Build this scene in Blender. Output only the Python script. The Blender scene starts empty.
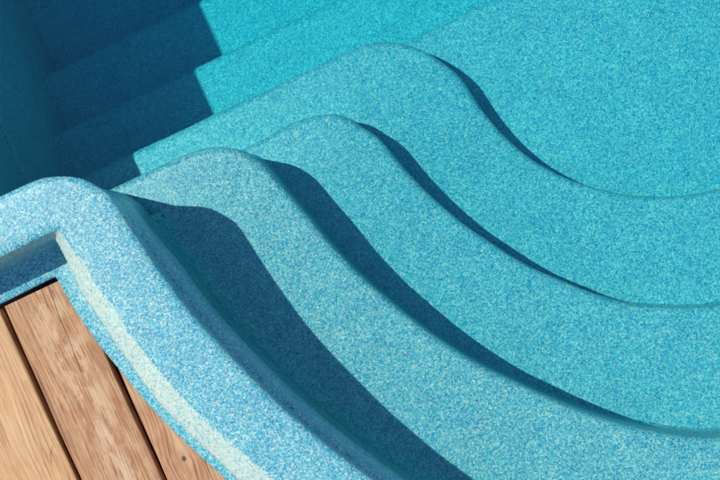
import bpy, bmesh, math, random
from mathutils import Vector, Matrix

# World frame: X runs along the straight step edges, Y away from the deck into the pool, Z up.
# Z = 0 is the top of the pool's coping.  Units are metres.
scene = bpy.context.scene
COL = scene.collection

# ------------------------------------------------------------------ plan curves (metres)
COPING_NOSE = [(-0.8598, 0.5682), (-0.8208, 0.5680), (-0.7846, 0.5668), (-0.7571, 0.5618), (-0.7298, 0.5512), (-0.7025, 0.5360), (-0.6834, 0.5181), (-0.6680, 0.4972), (-0.6562, 0.4782), (-0.6509, 0.4600), (-0.6462, 0.4308), (-0.6400, 0.3852), (-0.6258, 0.2979), (-0.6102, 0.2192), (-0.5965, 0.1661), (-0.5781, 0.1086), (-0.5557, 0.0451), (-0.5227, -0.0431), (-0.4854, -0.1263), (-0.4476, -0.2029), (-0.4092, -0.2729)]
COPING_TOP_EDGE = [(-0.9124, 0.4539), (-0.8549, 0.4541), (-0.8109, 0.4550), (-0.7947, 0.4553), (-0.7859, 0.4546), (-0.7787, 0.4501), (-0.7745, 0.4346), (-0.7705, 0.4036), (-0.7606, 0.3607), (-0.7555, 0.3224), (-0.7466, 0.2825), (-0.7396, 0.2434), (-0.7355, 0.2079), (-0.7231, 0.1465), (-0.7082, 0.0906), (-0.6856, 0.0224), (-0.6583, -0.0453), (-0.6278, -0.1101), (-0.6031, -0.1632)]
COPING_FOOT = [(-0.9570, 0.4470), (-0.8600, 0.4470), (-0.8320, 0.4470), (-0.8170, 0.4470), (-0.8075, 0.4455), (-0.8035, 0.4370), (-0.8020, 0.4100), (-0.8005, 0.3600), (-0.7989, 0.3150), (-0.7943, 0.2901), (-0.7869, 0.2412), (-0.7783, 0.1897), (-0.7692, 0.1447), (-0.7610, 0.1026), (-0.7488, 0.0497), (-0.7343, 0.0070), (-0.7146, -0.0447), (-0.6913, -0.0978), (-0.6700, -0.1501), (-0.6560, -0.1787)]
FLANGE_EDGE = [(-0.9959, 0.3833), (-0.9353, 0.3846), (-0.8892, 0.3856), (-0.8747, 0.3859), (-0.8655, 0.3852), (-0.8614, 0.3785), (-0.8586, 0.3432), (-0.8553, 0.3088), (-0.8442, 0.2451), (-0.8342, 0.1996), (-0.8236, 0.1609), (-0.8124, 0.1184), (-0.8000, 0.0733), (-0.7805, 0.0132), (-0.7556, -0.0504), (-0.7331, -0.1034), (-0.7091, -0.1582), (-0.6925, -0.1934)]
NOSING_1 = [(-0.8121, 0.5404), (-0.7249, 0.5370), (-0.6257, 0.5378), (-0.5432, 0.5363), (-0.4953, 0.5312), (-0.4620, 0.5216), (-0.4321, 0.5051), (-0.4087, 0.4853), (-0.3919, 0.4624), (-0.3767, 0.4303), (-0.3609, 0.3732), (-0.3383, 0.2932), (-0.3212, 0.2235), (-0.2903, 0.1302), (-0.2592, 0.0592), (-0.2219, -0.0194), (-0.1862, -0.0848), (-0.1291, -0.1721), (-0.0779, -0.2345), (-0.0249, -0.2976), (0.0449, -0.3706), (0.1180, -0.4353), (0.1935, -0.4890), (0.2792, -0.5351)]
NOSING_2 = [(-0.5393, 0.5173), (-0.3819, 0.5162), (-0.3185, 0.5227), (-0.2581, 0.5176), (-0.2231, 0.5088), (-0.1990, 0.4986), (-0.1727, 0.4770), (-0.1485, 0.4394), (-0.1243, 0.3968), (-0.1056, 0.3256), (-0.0770, 0.2371), (-0.0359, 0.1429), (-0.0076, 0.0936), (0.0315, 0.0290), (0.0712, -0.0280), (0.1212, -0.0846), (0.1668, -0.1338), (0.2257, -0.1867), (0.2679, -0.2151), (0.3120, -0.2394), (0.3595, -0.2613), (0.4233, -0.2859)]
NOSING_3 = [(-0.8181, 0.6398), (-0.6733, 0.6391), (-0.5600, 0.6367), (-0.4614, 0.6385), (-0.3974, 0.6364), (-0.2824, 0.6341), (-0.1745, 0.6350), (-0.1020, 0.6352), (-0.0516, 0.6285), (-0.0127, 0.6144), (0.0281, 0.5876), (0.0634, 0.5493), (0.0935, 0.5001), (0.1129, 0.4508), (0.1232, 0.3766), (0.1444, 0.2921), (0.1760, 0.2188), (0.2080, 0.1694), (0.2428, 0.1265), (0.2840, 0.0861), (0.3410, 0.0408), (0.3854, 0.0134), (0.4380, -0.0127), (0.4893, -0.0302), (0.5519, -0.0453)]
CAM_AXES = [[0.903388, 0.423244, 0.068956], [-0.42041, 0.905835, -0.052141], [-0.084531, 0.018114, 0.996256]]

LEVEL = [0.0, -0.37, -0.556, -0.663, -0.75, -1.055, -1.215, -1.40]   # coping, six treads, floor
FLANGE_Z = -0.15
DECK_Z = -0.162
WATER_Z = -0.245
BASE_Z = -1.46
GROUND_Z = -0.30
LEFT_U, FAR_W, RIGHT_U, NEAR_W = -0.988, 4.2, 4.0, -0.935

# ------------------------------------------------------------------ helpers
def spline(P, n=10):
    P = [Vector(p) for p in P]
    Q = [2*P[0]-P[1]] + P + [2*P[-1]-P[-2]]
    out = []
    for i in range(1, len(Q)-2):
        a, b, c, d = Q[i-1:i+3]
        for k in range(n):
            t = k/n
            out.append(.5*((2*b)+(c-a)*t+(2*a-5*b+4*c-d)*t*t+(3*b-a-3*c+d)*t**3))
    out.append(Q[-2].copy())
    return out

def smooth(P, passes=6):
    P = [p.copy() for p in P]
    for _ in range(passes):
        P = [P[0]] + [P[i]*.5+(P[i-1]+P[i+1])*.25 for i in range(1, len(P)-1)] + [P[-1]]
    return P

def resample(P, n):
    """n points by arc length, both ends kept."""
    L = [0.0]
    for a, b in zip(P, P[1:]):
        L.append(L[-1]+(b-a).length)
    out, j = [], 0
    for i in range(n):
        s = L[-1]*i/(n-1)
        while j < len(P)-2 and L[j+1] < s:
            j += 1
        seg = L[j+1]-L[j]
        t = 0 if seg == 0 else (s-L[j])/seg
        out.append(P[j].lerp(P[j+1], min(1, max(0, t))))
    return out

def normals(P, closed=False):
    """unit normals on the LEFT of travel."""
    n = len(P); out = []
    for i in range(n):
        a = P[(i-1) % n] if closed else P[max(i-1, 0)]
        b = P[(i+1) % n] if closed else P[min(i+1, n-1)]
        d = (b-a).normalized()
        out.append(Vector((-d.y, d.x)))
    return out

def arc(cx, cy, r, a0, a1, n=8):
    return [Vector((cx+r*math.cos(math.radians(a0+(a1-a0)*i/n)), cy+r*math.sin(math.radians(a0+(a1-a0)*i/n)))) for i in range(n+1)]

def link(name, bm, mat, parent=None, shade=True):
    me = bpy.data.meshes.new(name)
    bmesh.ops.recalc_face_normals(bm, faces=bm.faces)
    bm.to_mesh(me); bm.free()
    if shade:
        for p in me.polygons: p.use_smooth = True
    o = bpy.data.objects.new(name, me)
    me.materials.append(mat)
    COL.objects.link(o)
    if parent: o.parent = parent
    return o

def tag(o, label=None, cat=None, group=None, kind=None):
    if label: o['label'] = label
    if cat: o['category'] = cat
    if group: o['group'] = group
    if kind: o['kind'] = kind
    return o

def thing(name, label, cat, loc):
    o = bpy.data.objects.new(name, None)
    o.location = loc; o.empty_display_size = .2
    COL.objects.link(o)
    return tag(o, label, cat)

def keep(o):
    """meshes are written in world coordinates: cancel the parent's offset."""
    o.location = -o.parent.location
    return o

# ------------------------------------------------------------------ node helpers
def new_mat(name):
    m = bpy.data.materials.new(name); m.use_nodes = True
    nt = m.node_tree; nt.nodes.clear()
    return m, nt

def N(nt, t, **kw):
    n = nt.nodes.new(t)
    for k, v in kw.items():
        if k in n.inputs.keys() if isinstance(k, str) else False:
            n.inputs[k].default_value = v
        else:
            setattr(n, k, v)
    return n

def math_node(nt, op, a, b=None, c=None, clamp=False):
    n = nt.nodes.new('ShaderNodeMath'); n.operation = op; n.use_clamp = clamp
    for i, v in enumerate((a, b, c)):
        if v is None: continue
        if isinstance(v, (int, float)): n.inputs[i].default_value = v
        else: nt.links.new(v, n.inputs[i])
    return n.outputs[0]

def mix_rgb(nt, fac, a, b, mode='MIX'):
    n = nt.nodes.new('ShaderNodeMix'); n.data_type = 'RGBA'; n.blend_type = mode
    for s, v in ((0, fac), (6, a), (7, b)):
        if isinstance(v, (int, float)): n.inputs[s].default_value = v
        elif isinstance(v, tuple): n.inputs[s].default_value = (*v, 1)
        else: nt.links.new(v, n.inputs[s])
    return n.outputs[2]

def ramp(nt, fac, stops, interp='LINEAR'):
    n = nt.nodes.new('ShaderNodeValToRGB'); cr = n.color_ramp; cr.interpolation = interp
    while len(cr.elements) < len(stops): cr.elements.new(.5)
    for e, (p, c) in zip(cr.elements, stops):
        e.position = p; e.color = (*c, 1)
    nt.links.new(fac, n.inputs[0])
    return n.outputs[0]

# ------------------------------------------------------------------ materials
def shell_material():
    """Flaked fibreglass gelcoat: chips of white, pale blue, mid blue and deep blue."""
    m, nt = new_mat('flaked_gelcoat')
    L = nt.links.new
    co = nt.nodes.new('ShaderNodeTexCoord').outputs['Object']
    # warp, so that the chips are ragged rather than neat cells
    wn = N(nt, 'ShaderNodeTexNoise'); wn.inputs['Scale'].default_value = 240; wn.inputs['Detail'].default_value = 1
    L(co, wn.inputs['Vector'])
    vm = N(nt, 'ShaderNodeVectorMath', operation='SCALE'); vm.inputs['Scale'].default_value = .005
    vs = N(nt, 'ShaderNodeVectorMath', operation='SUBTRACT'); vs.inputs[1].default_value = (.5, .5, .5)
    L(wn.outputs['Color'], vs.inputs[0]); L(vs.outputs[0], vm.inputs[0])
    va = N(nt, 'ShaderNodeVectorMath', operation='ADD'); L(co, va.inputs[0]); L(vm.outputs[0], va.inputs[1])
    def cells(scale):
        v = N(nt, 'ShaderNodeTexVoronoi'); v.inputs['Scale'].default_value = scale
        L(va.outputs[0], v.inputs['Vector'])
        s = N(nt, 'ShaderNodeSeparateColor'); L(v.outputs['Color'], s.inputs[0])
        return s.outputs
    c1 = cells(SPECK)
    c2 = cells(SPECK*1.9)
    base = ramp(nt, c1[0], FLAKES, 'CONSTANT')
    fine = ramp(nt, c2[0], FLAKES, 'CONSTANT')
    pick = math_node(nt, 'GREATER_THAN', c2[1], .55)
    col = mix_rgb(nt, pick, base, fine)
    # slow drift of the flake density
    dn = N(nt, 'ShaderNodeTexNoise'); dn.inputs['Scale'].default_value = 14; dn.inputs['Detail'].default_value = 5
    L(co, dn.inputs['Vector'])
    drift = ramp(nt, dn.outputs[0], [(.3, (.90, .93, .95)), (.7, (1.08, 1.05, 1.04))])
    col = mix_rgb(nt, 1.0, col, drift, 'MULTIPLY')
    # painted sun highlight: pale cream band on the coping's sunny outer slope, ragged borders
    at = N(nt, 'ShaderNodeAttribute', attribute_name='sun_sheen')
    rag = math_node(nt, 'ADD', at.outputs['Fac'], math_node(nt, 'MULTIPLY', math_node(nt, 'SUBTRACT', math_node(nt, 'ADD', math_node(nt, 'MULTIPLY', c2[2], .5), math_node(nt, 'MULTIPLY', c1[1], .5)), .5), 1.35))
    sheen = ramp(nt, rag, [(.28, (0, 0, 0)), (.72, (1, 1, 1))])
    sheen = math_node(nt, 'MULTIPLY', sheen, .70)
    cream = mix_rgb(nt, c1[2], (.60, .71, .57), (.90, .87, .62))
    col = mix_rgb(nt, sheen, col, cream)
    b = N(nt, 'ShaderNodeBsdfPrincipled')
    L(col, b.inputs['Base Color'])
    b.inputs['Roughness'].default_value = .38
    b.inputs['IOR'].default_value = 1.5; b.inputs['Specular IOR Level'].default_value = .35
    bp = N(nt, 'ShaderNodeBump'); bp.inputs['Strength'].default_value = .12; bp.inputs['Distance'].default_value = .0008
    L(c1[1], bp.inputs['Height']); L(bp.outputs[0], b.inputs['Normal'])
    o = N(nt, 'ShaderNodeOutputMaterial'); L(b.outputs[0], o.inputs[0])
    return m

SPECK = 280
FLAKES = [(0.0, (.012, .22, .365)), (.17, (.035, .335, .442)), (.46, (.115, .462, .485)), (.755, (.32, .59, .54)), (.925, (.56, .655, .52))]

def water_material():
    m, nt = new_mat('clear_pool_water')
    L = nt.links.new
    fr = N(nt, 'ShaderNodeFresnel'); fr.inputs['IOR'].default_value = 1.33
    tr = N(nt, 'ShaderNodeBsdfTransparent')
    gl = N(nt, 'ShaderNodeBsdfGlossy'); gl.inputs['Roughness'].default_value = .03
    mx = N(nt, 'ShaderNodeMixShader')
    L(fr.outputs[0], mx.inputs[0]); L(tr.outputs[0], mx.inputs[1]); L(gl.outputs[0], mx.inputs[2])
    va = N(nt, 'ShaderNodeVolumeAbsorption')
    va.inputs['Color'].default_value = WATER_COLOR
    va.inputs['Density'].default_value = WATER_DENSITY
    sc = N(nt, 'ShaderNodeVolumeScatter'); sc.inputs['Color'].default_value = (.0, .40, 1.0, 1); sc.inputs['Density'].default_value = .06
    ad = N(nt, 'ShaderNodeAddShader'); L(va.outputs[0], ad.inputs[0]); L(sc.outputs[0], ad.inputs[1])
    o = N(nt, 'ShaderNodeOutputMaterial'); L(mx.outputs[0], o.inputs['Surface']); L(ad.outputs[0], o.inputs['Volume'])
    return m
WATER_COLOR = (0.0, .945, 1.0, 1)
WATER_DENSITY = 1.25

def wood_material(name, light, mid, dark, seed, swirl=.0, worn=.0, knots=(), cracks=(), center=0.0, crack_strength=.85):
    """Sun-dried softwood board: long grain along Y, drifting bands, pores, knots and drying cracks."""
    m, nt = new_mat(name)
    L = nt.links.new
    co = nt.nodes.new('ShaderNodeTexCoord').outputs['Object']
    sx = N(nt, 'ShaderNodeSeparateXYZ'); L(co, sx.inputs[0])
    X, Y = sx.outputs[0], sx.outputs[1]
    # long-wave bend of the grain
    mp = N(nt, 'ShaderNodeMapping'); mp.inputs['Scale'].default_value = (5, 1.6, 1); mp.inputs['Location'].default_value = (seed, seed*.7, 0)
    L(co, mp.inputs[0])
    bend = N(nt, 'ShaderNodeTexNoise'); bend.inputs['Scale'].default_value = 1.0; bend.inputs['Detail'].default_value = 1.5
    L(mp.outputs[0], bend.inputs['Vector'])
    x = math_node(nt, 'ADD', X, math_node(nt, 'MULTIPLY', math_node(nt, 'SUBTRACT', bend.outputs[0], .5), .05+swirl))
    for (kx, ky, r, s) in knots:           # grain parts round each knot
        dx = math_node(nt, 'SUBTRACT', X, kx); dy = math_node(nt, 'SUBTRACT', Y, ky)
        d2 = math_node(nt, 'ADD', math_node(nt, 'MULTIPLY', dx, dx), math_node(nt, 'MULTIPLY', math_node(nt, 'MULTIPLY', dy, dy), .35))
        g = math_node(nt, 'EXPONENT', math_node(nt, 'MULTIPLY', d2, -1/(s*s)))
        x = math_node(nt, 'SUBTRACT', x, math_node(nt, 'MULTIPLY', math_node(nt, 'MULTIPLY', dx, g), .8))
    cb = N(nt, 'ShaderNodeCombineXYZ'); L(x, cb.inputs[0]); L(math_node(nt, 'MULTIPLY', Y, .022), cb.inputs[1]); cb.inputs[2].default_value = seed
    g1 = N(nt, 'ShaderNodeTexNoise'); g1.inputs['Scale'].default_value = 150; g1.inputs['Detail'].default_value = 3; L(cb.outputs[0], g1.inputs['Vector'])
    g2 = N(nt, 'ShaderNodeTexNoise'); g2.inputs['Scale'].default_value = 560; g2.inputs['Detail'].default_value = 4; g2.inputs['Roughness'].default_value = .7; L(cb.outputs[0], g2.inputs['Vector'])
    wv = N(nt, 'ShaderNodeTexWave', wave_type='BANDS', bands_direction='X', wave_profile='SAW')
    wv.inputs['Scale'].default_value = 42; wv.inputs['Distortion'].default_value = 2.2; wv.inputs['Detail'].default_value = 2; wv.inputs['Detail Scale'].default_value = 1.5
    L(cb.outputs[0], wv.inputs['Vector'])
    f = math_node(nt, 'ADD', math_node(nt, 'MULTIPLY', g1.outputs[0], .42), math_node(nt, 'MULTIPLY', g2.outputs[0], .45))
    f = math_node(nt, 'ADD', f, math_node(nt, 'MULTIPLY', wv.outputs['Fac'], .13))
    col = ramp(nt, f, [(.33, dark), (.46, mid), (.60, light)])
    # pale, scuffed patches
    wn = N(nt, 'ShaderNodeTexNoise'); wn.inputs['Scale'].default_value = 19; wn.inputs['Detail'].default_value = 10; wn.inputs['Roughness'].default_value = .78
    mp2 = N(nt, 'ShaderNodeMapping'); mp2.inputs['Scale'].default_value = (1.5, .55, 1); mp2.inputs['Location'].default_value = (seed*1.3, seed, 0)
    L(co, mp2.inputs[0]); L(mp2.outputs[0], wn.inputs['Vector'])
    dc = math_node(nt, 'SUBTRACT', 1.0, math_node(nt, 'MULTIPLY', math_node(nt, 'ABSOLUTE', math_node(nt, 'SUBTRACT', X, center)), 11), clamp=True)
    pf = ramp(nt, wn.outputs[0], [(.47, (0, 0, 0)), (.53, (1, 1, 1))])
    pf = math_node(nt, 'MULTIPLY', math_node(nt, 'MULTIPLY', pf, dc), worn)
    col = mix_rgb(nt, math_node(nt, 'MULTIPLY', math_node(nt, 'MULTIPLY', pf, math_node(nt, 'MULTIPLY', g2.outputs[0], 1.9, clamp=True)), .62), col, (.80, .535, .325))
    # reddish blotches
    bn = N(nt, 'ShaderNodeTexNoise'); bn.inputs['Scale'].default_value = 22; bn.inputs['Detail'].default_value = 4
    L(mp2.outputs[0], bn.inputs['Vector'])
    bf = math_node(nt, 'MULTIPLY', ramp(nt, bn.outputs[0], [(.5, (0, 0, 0)), (.66, (1, 1, 1))]), .5)
    col = mix_rgb(nt, bf, col, tuple(c*k for c, k in zip(mid, (.92, .75, .6))))
    # dark open fibres
    fb = ramp(nt, g2.outputs[0], [(.34, (1, 1, 1)), (.43, (0, 0, 0))])
    col = mix_rgb(nt, math_node(nt, 'MULTIPLY', fb, .7), col, dark)
    height = f
    for (kx, ky, r, s) in knots:
        dx = math_node(nt, 'SUBTRACT', X, kx); dy = math_node(nt, 'MULTIPLY', math_node(nt, 'SUBTRACT', Y, ky), .8)
        d = math_node(nt, 'SQRT', math_node(nt, 'ADD', math_node(nt, 'MULTIPLY', dx, dx), math_node(nt, 'MULTIPLY', dy, dy)))
        d = math_node(nt, 'ADD', d, math_node(nt, 'MULTIPLY', math_node(nt, 'SUBTRACT', g2.outputs[0], .5), r*.8))
        halo = math_node(nt, 'SUBTRACT', 1.0, math_node(nt, 'DIVIDE', d, s*.8), clamp=True)
        col = mix_rgb(nt, math_node(nt, 'MULTIPLY', halo, .55), col, tuple(c*.8 for c in light))
        core = math_node(nt, 'SUBTRACT', 1.25, math_node(nt, 'DIVIDE', d, r), clamp=True)
        col = mix_rgb(nt, math_node(nt, 'MULTIPLY', core, 1.6, clamp=True), col, (.09, .045, .03))
    for pts, w in cracks:
        for (x0, y0), (x1, y1) in zip(pts, pts[1:]):
            ex, ey = x1-x0, y1-y0; ll = ex*ex+ey*ey
            px = math_node(nt, 'SUBTRACT', X, x0); py = math_node(nt, 'SUBTRACT', Y, y0)
            t = math_node(nt, 'DIVIDE', math_node(nt, 'ADD', math_node(nt, 'MULTIPLY', px, ex), math_node(nt, 'MULTIPLY', py, ey)), ll, clamp=True)
            qx = math_node(nt, 'SUBTRACT', px, math_node(nt, 'MULTIPLY', t, ex)); qy = math_node(nt, 'SUBTRACT', py, math_node(nt, 'MULTIPLY', t, ey))
            d = math_node(nt, 'SQRT', math_node(nt, 'ADD', math_node(nt, 'MULTIPLY', qx, qx), math_node(nt, 'MULTIPLY', qy, qy)))
            d = math_node(nt, 'ADD', d, math_node(nt, 'MULTIPLY', math_node(nt, 'SUBTRACT', g2.outputs[0], .5), w*1.2))
            line = math_node(nt, 'SUBTRACT', 1.3, math_node(nt, 'DIVIDE', d, w), clamp=True)
            col = mix_rgb(nt, math_node(nt, 'MULTIPLY', line, crack_strength), col, (.10, .05, .03))
            height = math_node(nt, 'SUBTRACT', height, line)
    b = N(nt, 'ShaderNodeBsdfPrincipled'); L(col, b.inputs['Base Color']); b.inputs['Roughness'].default_value = .62
    bp = N(nt, 'ShaderNodeBump'); bp.inputs['Strength'].default_value = .45; bp.inputs['Distance'].default_value = .0012
    L(height, bp.inputs['Height']); L(bp.outputs[0], b.inputs['Normal'])
    o = N(nt, 'ShaderNodeOutputMaterial'); L(b.outputs[0], o.inputs[0])
    return m

def soil_material():
    m, nt = new_mat('dry_ground')
    L = nt.links.new
    co = nt.nodes.new('ShaderNodeTexCoord').outputs['Object']
    n1 = N(nt, 'ShaderNodeTexNoise'); n1.inputs['Scale'].default_value = 9; n1.inputs['Detail'].default_value = 10; L(co, n1.inputs['Vector'])
    col = ramp(nt, n1.outputs[0], [(.3, (.06, .05, .04)), (.55, (.13, .11, .08)), (.75, (.20, .17, .13))])
    b = N(nt, 'ShaderNodeBsdfPrincipled'); L(col, b.inputs['Base Color']); b.inputs['Roughness'].default_value = .95
    bp = N(nt, 'ShaderNodeBump'); bp.inputs['Strength'].default_value = .6; bp.inputs['Distance'].default_value = .02
    L(n1.outputs[0], bp.inputs['Height']); L(bp.outputs[0], b.inputs['Normal'])
    o = N(nt, 'ShaderNodeOutputMaterial'); L(b.outputs[0], o.inputs[0])
    return m

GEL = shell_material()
WATER = water_material()
SOIL = soil_material()

# ------------------------------------------------------------------ pool outline (closed loops, matched point for point)
V = lambda *a: Vector(a)
TAIL = [V(-.33, -.40), V(-.21, -.545), V(-.05, -.69), V(.15, -.80), V(.42, -.88), V(.75, -.92), V(1.1, NEAR_W)]

def offset_right(P, d):
    return [p-n*d for p, n in zip(P, normals(P))]

def closest(P, q):
    q = Vector(q)
    return min(range(len(P)), key=lambda i: (P[i]-q).length)

def outline(traced, off, k1, k2, run_w=None):
    """one closed loop: left wall, left run, bulge, S-curve, then the far sides of the basin."""
    tr = [Vector(p) for p in traced]
    if run_w is not None:
        tr = [V(p.x, run_w if p.x < k1[0] and p.y > k1[1]-.06 else p.y) for p in tr]
    tail0 = spline([Vector(COPING_NOSE[-2]), Vector(COPING_NOSE[-1])]+TAIL, 6)[6:]
    tail = offset_right(tail0, off)
    # join: drop traced points that lie past the start of the tail
    cut = [p for p in tr if not (p.y < tail[0].y+.03 and p.x > -.75)]
    curve = smooth(spline(cut + tail[3::3], 8), 3)
    w_run = cut[0].y
    r = .07 if off == 0 else .03
    lu, fw, ru, nw = LEFT_U-off, FAR_W+off, RIGHT_U+off, NEAR_W-off
    i1, i2 = closest(curve, k1), closest(curve, k2)
    start = next(i for i, p in enumerate(curve) if p.x > LEFT_U+.085) if off == 0 else next(i for i, p in enumerate(curve) if p.x > LEFT_U-.03)
    i1 = max(i1, start+1)
    s0 = resample([V(lu, fw-r), V(lu, w_run+r)], 20) + arc(lu+r, w_run+r, r, 180, 270, 10)[1:] if True else []
    seg_left = resample(s0, 40)
    seg_run = resample([s0[-1]] + curve[start:i1+1], 24)
    seg_bulge = resample(curve[i1:i2+1], 40)
    seg_s = resample(curve[i2:] , 150)
    far = arc(ru-r, nw+r, r, -90, 0, 8) + arc(ru-r, fw-r, r, 0, 90, 8) + arc(lu+r, fw-r, r, 90, 180, 8)
    far = [curve[-1]] + far
    seg_far = far
    return seg_left[:-1] + seg_run[:-1] + seg_bulge[:-1] + seg_s[:-1] + seg_far[:-1]

nose = outline(COPING_NOSE, 0.0, (-.775, .565), (-.640, .40))
topE = outline(COPING_TOP_EDGE, .125, (-.797, .4545), (-.7710, .405))
foot = outline(COPING_FOOT, .165, (-.819, .447), (-.8018, .405), run_w=.447)
flan = outline(FLANGE_EDGE, .190, (-.868, .382), (-.8514, .345))
assert len(nose) == len(topE) == len(foot) == len(flan)
NL = len(nose)
nn = normals(nose, True)                # left of travel = into the pool

def nose_off(d):                        # d metres back from the nosing line, under the coping
    return [p-n*d for p, n in zip(nose, nn)]

def lerp_loop(A, B, t):
    return [a.lerp(b, t) for a, b in zip(A, B)]

def loft(bm, loops, closed=True):
    rows = [[bm.verts.new((p.x, p.y, z)) for p in loop] for loop, z in loops]
    for r0, r1 in zip(rows, rows[1:]):
        n = len(r0)
        for i in range(n if closed else n-1):
            j = (i+1) % n
            bm.faces.new((r0[i], r0[j], r1[j], r1[i]))
    return rows

pool = thing('swimming_pool', 'blue flaked fibreglass pool with curved entry steps and a raised rounded rim', 'swimming pool', (1.5, 1.6, BASE_Z))

# coping: inner roll, flat top, outer slope, flange
bm = bmesh.new()
lay = bm.verts.layers.float.new('sun_sheen')  # weight of the sun highlight painted along the outer slope
R = .013
sect = []
for a in (0, 18, 36, 54, 72, 90):
    t = math.radians(a)
    sect.append((nose_off(R-R*math.cos(t)), -R+R*math.sin(t)))
for t in (.25, .5, .75, .90):
    sect.append((lerp_loop(nose_off(R), topE, t), 0.0))
prof = [(0.0, -.003), (.12, -.0065), (.3, -.014), (.5, -.0225), (.7, -.031), (.86, -.038), (.96, -.0435), (1.0, -.050), (1.01, -.066), (1.03, -.100), (1.08, -.114), (1.18, FLANGE_Z)]
sect.append((lerp_loop(nose_off(R), topE, .97), -.0012))
first_slope = len(sect)
for t, z in prof:
    sect.append((lerp_loop(topE, foot, t), z))
last_slope = len(sect)-1
sect.append((lerp_loop(foot, flan, .5), FLANGE_Z-.0008))
sect.append((lerp_loop(foot, flan, .93), FLANGE_Z-.001))
sect.append((flan, FLANGE_Z-.004))
sect.append((flan, FLANGE_Z-.010))
sect.append((lerp_loop(foot, flan, .2), FLANGE_Z-.010))
rows = loft(bm, sect)
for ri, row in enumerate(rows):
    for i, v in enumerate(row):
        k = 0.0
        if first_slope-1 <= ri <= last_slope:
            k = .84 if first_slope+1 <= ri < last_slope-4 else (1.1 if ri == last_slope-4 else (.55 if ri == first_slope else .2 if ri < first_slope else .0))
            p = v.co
            # the highlight is painted only on the side facing the sun
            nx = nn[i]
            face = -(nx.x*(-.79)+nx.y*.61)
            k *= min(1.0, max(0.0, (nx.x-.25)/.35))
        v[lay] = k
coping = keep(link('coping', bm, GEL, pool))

# basin wall under the rim
bm = bmesh.new()
lean = [min(1.0, max(0.0, (.47-p.y)/.2)) if p.x < 2 else 0.0 for p in nose]   # the wall only leans out beside the curved steps
lean = [k*k*(3-2*k) for k in lean]
def wall_off(d):
    return [p-n*(.012+(d-.012)*k) for p, n, k in zip(nose, nn, lean)]
loft(bm, [(nose_off(0.0), -R), (nose_off(.012), -.118), (nose_off(.0125), -.124), (wall_off(.004), -.127), (wall_off(-.004), -.22), (wall_off(-.010), -.335), (wall_off(-.010), BASE_Z)])
keep(link('wall', bm, GEL, pool))

# floor
bm = bmesh.new()
loop = nose_off(.10)
bm.faces.new([bm.verts.new((p.x, p.y, LEVEL[7])) for p in loop])
keep(link('floor', bm, GEL, pool, False))

def step(name, line, z, z_next, close_w, label=None, flare=.005):
    """solid tread: rolled nosing, riser with a soft foot, flat top."""
    P = line; Nn = normals(P)            # left = towards the deeper water
    r = .017
    fl = [min(1.0, max(0.0, (n.x-.15)/.4)) * (1 if True else 0) for n in Nn]
    fl = smooth([V(f, 0) for f in fl], 8); fl = [f.x for f in fl]
    # the S-curve's far end turns back towards Y but still meets the next tread
    last = max(i for i, f in enumerate(fl) if f > .9) if any(f > .9 for f in fl) else None
    if last is not None:
        fl = [1.0 if i > last else f for i, f in enumerate(fl)]
    bm = bmesh.new()
    sec = [([p+n*(flare+.001)*f for p, n, f in zip(P, Nn, fl)], BASE_Z),
           ([p+n*(flare+.001)*f for p, n, f in zip(P, Nn, fl)], z_next-.002),
           ([p+n*flare*.2*f for p, n, f in zip(P, Nn, fl)], z_next+.004),
           ([p+n*(-.002)*f for p, n, f in zip(P, Nn, fl)], z_next+.013),
           ([p-n*.004*f for p, n, f in zip(P, Nn, fl)], z_next+.028)]
    for a in (0, 18, 36, 54, 72, 90):
        t = math.radians(a)
        sec.append(([p-n*(r-r*math.cos(t)) for p, n in zip(P, Nn)], z-r+r*math.sin(t)))
    rows = loft(bm, sec, False)
    top = rows[-1]
    a, b = P[0], P[-1]
    c1 = bm.verts.new((b.x, close_w, z)); c0 = bm.verts.new((a.x, close_w, z))
    bm.faces.new(top + [c1, c0])
    o = keep(link(name, bm, GEL, pool))
    if label: o['label'] = label
    return o

def nosing(traced, w_run, tail):
    P = [V(p[0], w_run if p[0] < traced[0][0]+.12 else p[1]) for p in traced]
    P = [V(-1.25, w_run), V(P[0].x-.25, w_run)] + P + [V(*t) for t in tail]
    return resample(smooth(spline(P, 10), 4), 420)

L1 = nosing(NOSING_1, .538, [(.42, -.575), (.62, -.598), (.9, -.605), (1.4, -.605), (4.1, -.605)])
L2 = nosing(NOSING_2, .517, [(.56, -.315), (.75, -.325), (1.0, -.327), (1.5, -.327), (4.1, -.327)])
L3 = nosing(NOSING_3, .637, [(.68, -.062), (.85, -.068), (1.1, -.07), (1.6, -.07), (4.1, -.07)])
step('step', L1, LEVEL[1], LEVEL[2], -1.25, 'topmost curved step, half in the shade of the rim')
step('step', L2, LEVEL[2], LEVEL[3], -1.2, 'second curved step')
step('step', L3, LEVEL[3], LEVEL[4], -1.2, 'third and lowest of the curved steps')
straight = lambda w: [V(-1.0+5.1*i/60, w) for i in range(61)]
step('bench', straight(.609), LEVEL[4], LEVEL[5], -1.15, 'broad shallow platform beyond the curved steps')
step('step', straight(.8355), LEVEL[5], LEVEL[6], -1.15, 'straight step below the platform')
step('step', straight(1.030), LEVEL[6], LEVEL[7], -1.15, 'deepest straight step')

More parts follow.
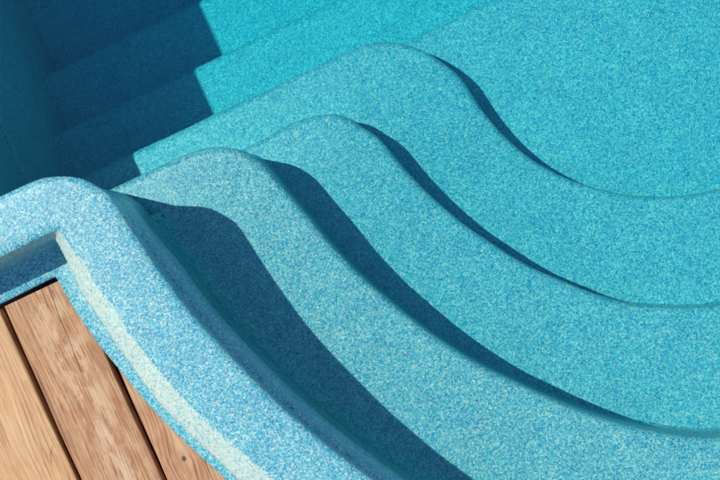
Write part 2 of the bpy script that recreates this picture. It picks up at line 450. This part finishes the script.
# narrow ledge along the shaded side wall
bm = bmesh.new()
lw = [V(-.990, 4.15-3.7*i/40) for i in range(41)]
ln = [V(1, 0)]*41
secs = []
LEDGE_Z = -.82
for d, z in ((.075, BASE_Z), (.064, -1.25), (.045, -1.05), (.016, LEDGE_Z-.10), (0, LEDGE_Z-.03)):
    secs.append(([p+n*d for p, n in zip(lw, ln)], z+.003))
for a in (0, 30, 60, 90):
    t = math.radians(a)
    secs.append(([p-n*(.009-.009*math.cos(t)) for p, n in zip(lw, ln)], LEDGE_Z+.003-.009+.009*math.sin(t)))
secs.append(([p-n*.16 for p, n in zip(lw, ln)], LEDGE_Z+.003))
loft(bm, secs, False)
keep(link('ledge', bm, GEL, pool))

# soft cove where the basin wall meets the topmost step
k0 = closest(nose, (-.640, .44)); k1 = closest(nose, (1.2, NEAR_W))
seg = nose[k0:k1+1]; sn = nn[k0:k1+1]
bm = bmesh.new()
secs = []
RC = .042
for a in (0, 15, 30, 45, 60, 75, 90):
    t = math.radians(a)
    # 0 at the top of the cove against the wall, 90 where it runs out on the tread
    secs.append(([p+n*(-.0122+.022*lk+RC*(1-math.cos(t))) for p, n, lk in zip(seg, sn, lean[k0:k1+1])], LEVEL[1]+.0008+.045*(1-math.sin(t))))
loft(bm, secs, False)
keep(link('cove', bm, GEL, pool))

# ------------------------------------------------------------------ water
bm = bmesh.new()
loop = nose_off(.06)
t = [bm.verts.new((p.x, p.y, WATER_Z)) for p in loop]
b = [bm.verts.new((p.x, p.y, BASE_Z-.02)) for p in loop]
bm.faces.new(t); bm.faces.new(b[::-1])
for i in range(len(t)):
    j = (i+1) % len(t)
    bm.faces.new((t[i], b[i], b[j], t[j]))
water = tag(link('water', bm, WATER, None, False), 'perfectly still clear turquoise water filling the pool', None, None, 'structure')

# ------------------------------------------------------------------ ground (one sheet to the horizon, open where the basin is sunk)
bm = bmesh.new()
inner = [bm.verts.new((p.x, p.y, GROUND_Z)) for p in nose_off(.09)]
outer = [bm.verts.new((1.5+400*math.cos(2*math.pi*i/48), 1.6+400*math.sin(2*math.pi*i/48), GROUND_Z)) for i in range(48)]
edges = [bm.edges.new((l[i], l[(i+1) % len(l)])) for l in (inner, outer) for i in range(len(l))]
bmesh.ops.triangle_fill(bm, edges=edges, use_beauty=True)
tag(link('ground', bm, SOIL, None, False), 'bare dry ground round the pool', None, None, 'structure')

# ------------------------------------------------------------------ deck
deck = thing('wooden_deck', 'sun dried wooden deck boards with dark gaps beside the blue pool rim', 'deck', (-.9, -.6, GROUND_Z))
WID, GAP, THK = .160, .0096, .028
flan_line = flan[closest(flan, (-.85, .34)):closest(flan, (1.6, -1.1))]

def flange_w(u):
    for a, b in zip(flan_line, flan_line[1:]):
        if a.x <= u <= b.x:
            return a.y+(b.y-a.y)*(u-a.x)/max(1e-9, b.x-a.x)
    return flan_line[0].y if u < flan_line[0].x else flan_line[-1].y

def board(u0, u1, mat, label=None, seed=0):
    rng = random.Random(seed)
    e = .0035
    # cross-section, left foot over the crown to right foot (edges eased)
    cs = [(0, -THK), (0, -e*1.3), (e*.3, -e*.45), (e, 0)] + [(e+(u1-u0-2*e)*k/8, .0006*math.sin(math.pi*k/8)) for k in range(1, 8)] + [(u1-u0-e, 0), (u1-u0-e*.3, -e*.45), (u1-u0, -e*1.3), (u1-u0, -THK)]
    w0 = -2.6
    n = 60
    bm = bmesh.new(); rows = []
    for i in range(n+1):
        t = i/n
        row = []
        for du, dz in cs:
            u = u0+du
            w_end = .3757 if u1 < -.80 else flange_w(u)+.05
            w_end = min(w_end, .3757)
            w = w0+(w_end-w0)*t
            jig = .0009*math.sin(w*9+seed*2.1)+.0005*math.sin(w*31+seed)
            row.append(bm.verts.new((u+jig*(1 if dz > -THK else 0), w, DECK_Z+dz)))
        rows.append(row)
    for a, b in zip(rows, rows[1:]):
        for k in range(len(cs)-1):
            bm.faces.new((a[k], a[k+1], b[k+1], b[k]))
        bm.faces.new((a[-1], a[0], b[0], b[-1]))
    bm.faces.new(rows[0][::-1]); bm.faces.new(rows[-1])
    o = keep(link('board', bm, mat, deck, False))
    bev = None
    if label: o['label'] = label
    return o

CR2 = [([(-0.8872, 0.3753), (-0.8917, 0.3208), (-0.8932, 0.2976), (-0.8948, 0.2401), (-0.8988, 0.1796)], .0011), ([(-0.9038, 0.3753), (-0.9064, 0.3329)], .0008)]
CR3 = [([(-0.7349, -0.0706), (-0.7354, -0.1069), (-0.7379, -0.1614)], .0013)]
tan = wood_material('golden_pine', (.73, .43, .195), (.56, .295, .118), (.28, .115, .04), 3.1, swirl=.09, worn=.15, center=-1.07, cracks=[([(-1.0370, 0.0303), (-1.0330, 0.0464), (-1.0208, 0.0605)], .0016)], crack_strength=.35)
worn = wood_material('scuffed_pine', (.60, .315, .132), (.395, .172, .063), (.12, .045, .016), 7.7, worn=.95, center=-.905, cracks=CR2)
knotty = wood_material('knotty_pine', (.62, .32, .14), (.41, .18, .07), (.15, .055, .02), 12.4, swirl=.05, worn=.5, center=-.76, knots=((-0.7747, -0.0807, .0052, .045),), cracks=CR3)
board(-1.1646, -1.0047, tan, 'golden board with wavy grain', 1)
board(-0.9951, -0.8352, worn, 'brown board with pale scuffs and a long crack', 2)
board(-0.8257, -0.6658, knotty, 'reddish board with one dark round knot', 3)
mats = [tan, worn, knotty]
for i in range(5):
    x = -1.1646-(WID+GAP)*(i+1)
    board(x, x+WID, mats[(i+1) % 3], None, 10+i)
for i in range(9):
    x = -.6658+GAP+(WID+GAP)*i
    board(x, x+WID, mats[i % 3], None, 20+i)

# ------------------------------------------------------------------ camera
cam = bpy.data.cameras.new('camera')
cam.sensor_width = 36; cam.lens = 36*1650/720
cam.clip_start = .05; cam.clip_end = 2000
co = bpy.data.objects.new('camera', cam); COL.objects.link(co)
m = Matrix.Identity(4)
for i in range(3):
    for j in range(3):
        m[i][j] = CAM_AXES[i][j]
m[2][3] = 3.3
co.matrix_world = m
scene.camera = co

# ------------------------------------------------------------------ light
SUN = Vector((.4545, -.360, -1.0)).normalized()
ld = bpy.data.lights.new('sun', 'SUN'); ld.energy = SUN_E = 3.5; ld.angle = math.radians(.5); ld.color = (1.0, .965, .90)
lo = bpy.data.objects.new('sun', ld); COL.objects.link(lo)
lo.rotation_euler = SUN.to_track_quat('-Z', 'Y').to_euler()
lo.location = (-3, 3, 6)
w = bpy.data.worlds.new('World'); scene.world = w; w.use_nodes = True
nt = w.node_tree; nt.nodes.clear()
sky = nt.nodes.new('ShaderNodeTexSky'); sky.sky_type = 'NISHITA'; sky.sun_disc = False; sky.dust_density = .3; sky.ozone_density = 6.0; sky.air_density = 1.2
sky.sun_elevation = math.asin(-SUN.z)
sky.sun_rotation = math.atan2(-SUN.x, -SUN.y)
bg = nt.nodes.new('ShaderNodeBackground'); bg.inputs[1].default_value = .135
out = nt.nodes.new('ShaderNodeOutputWorld')
nt.links.new(sky.outputs[0], bg.inputs[0]); nt.links.new(bg.outputs[0], out.inputs[0])

vs = scene.view_settings
scene.display_settings.display_device = 'sRGB'
vs.view_transform = 'Standard'; vs.look = 'None'; vs.exposure = 0.0; vs.gamma = 1.0; vs.use_curve_mapping = False
scene.cycles.use_denoising = True
scene.cycles.filter_width = 1.8
scene.cycles.max_bounces = 10; scene.cycles.diffuse_bounces = 4; scene.cycles.transparent_max_bounces = 16
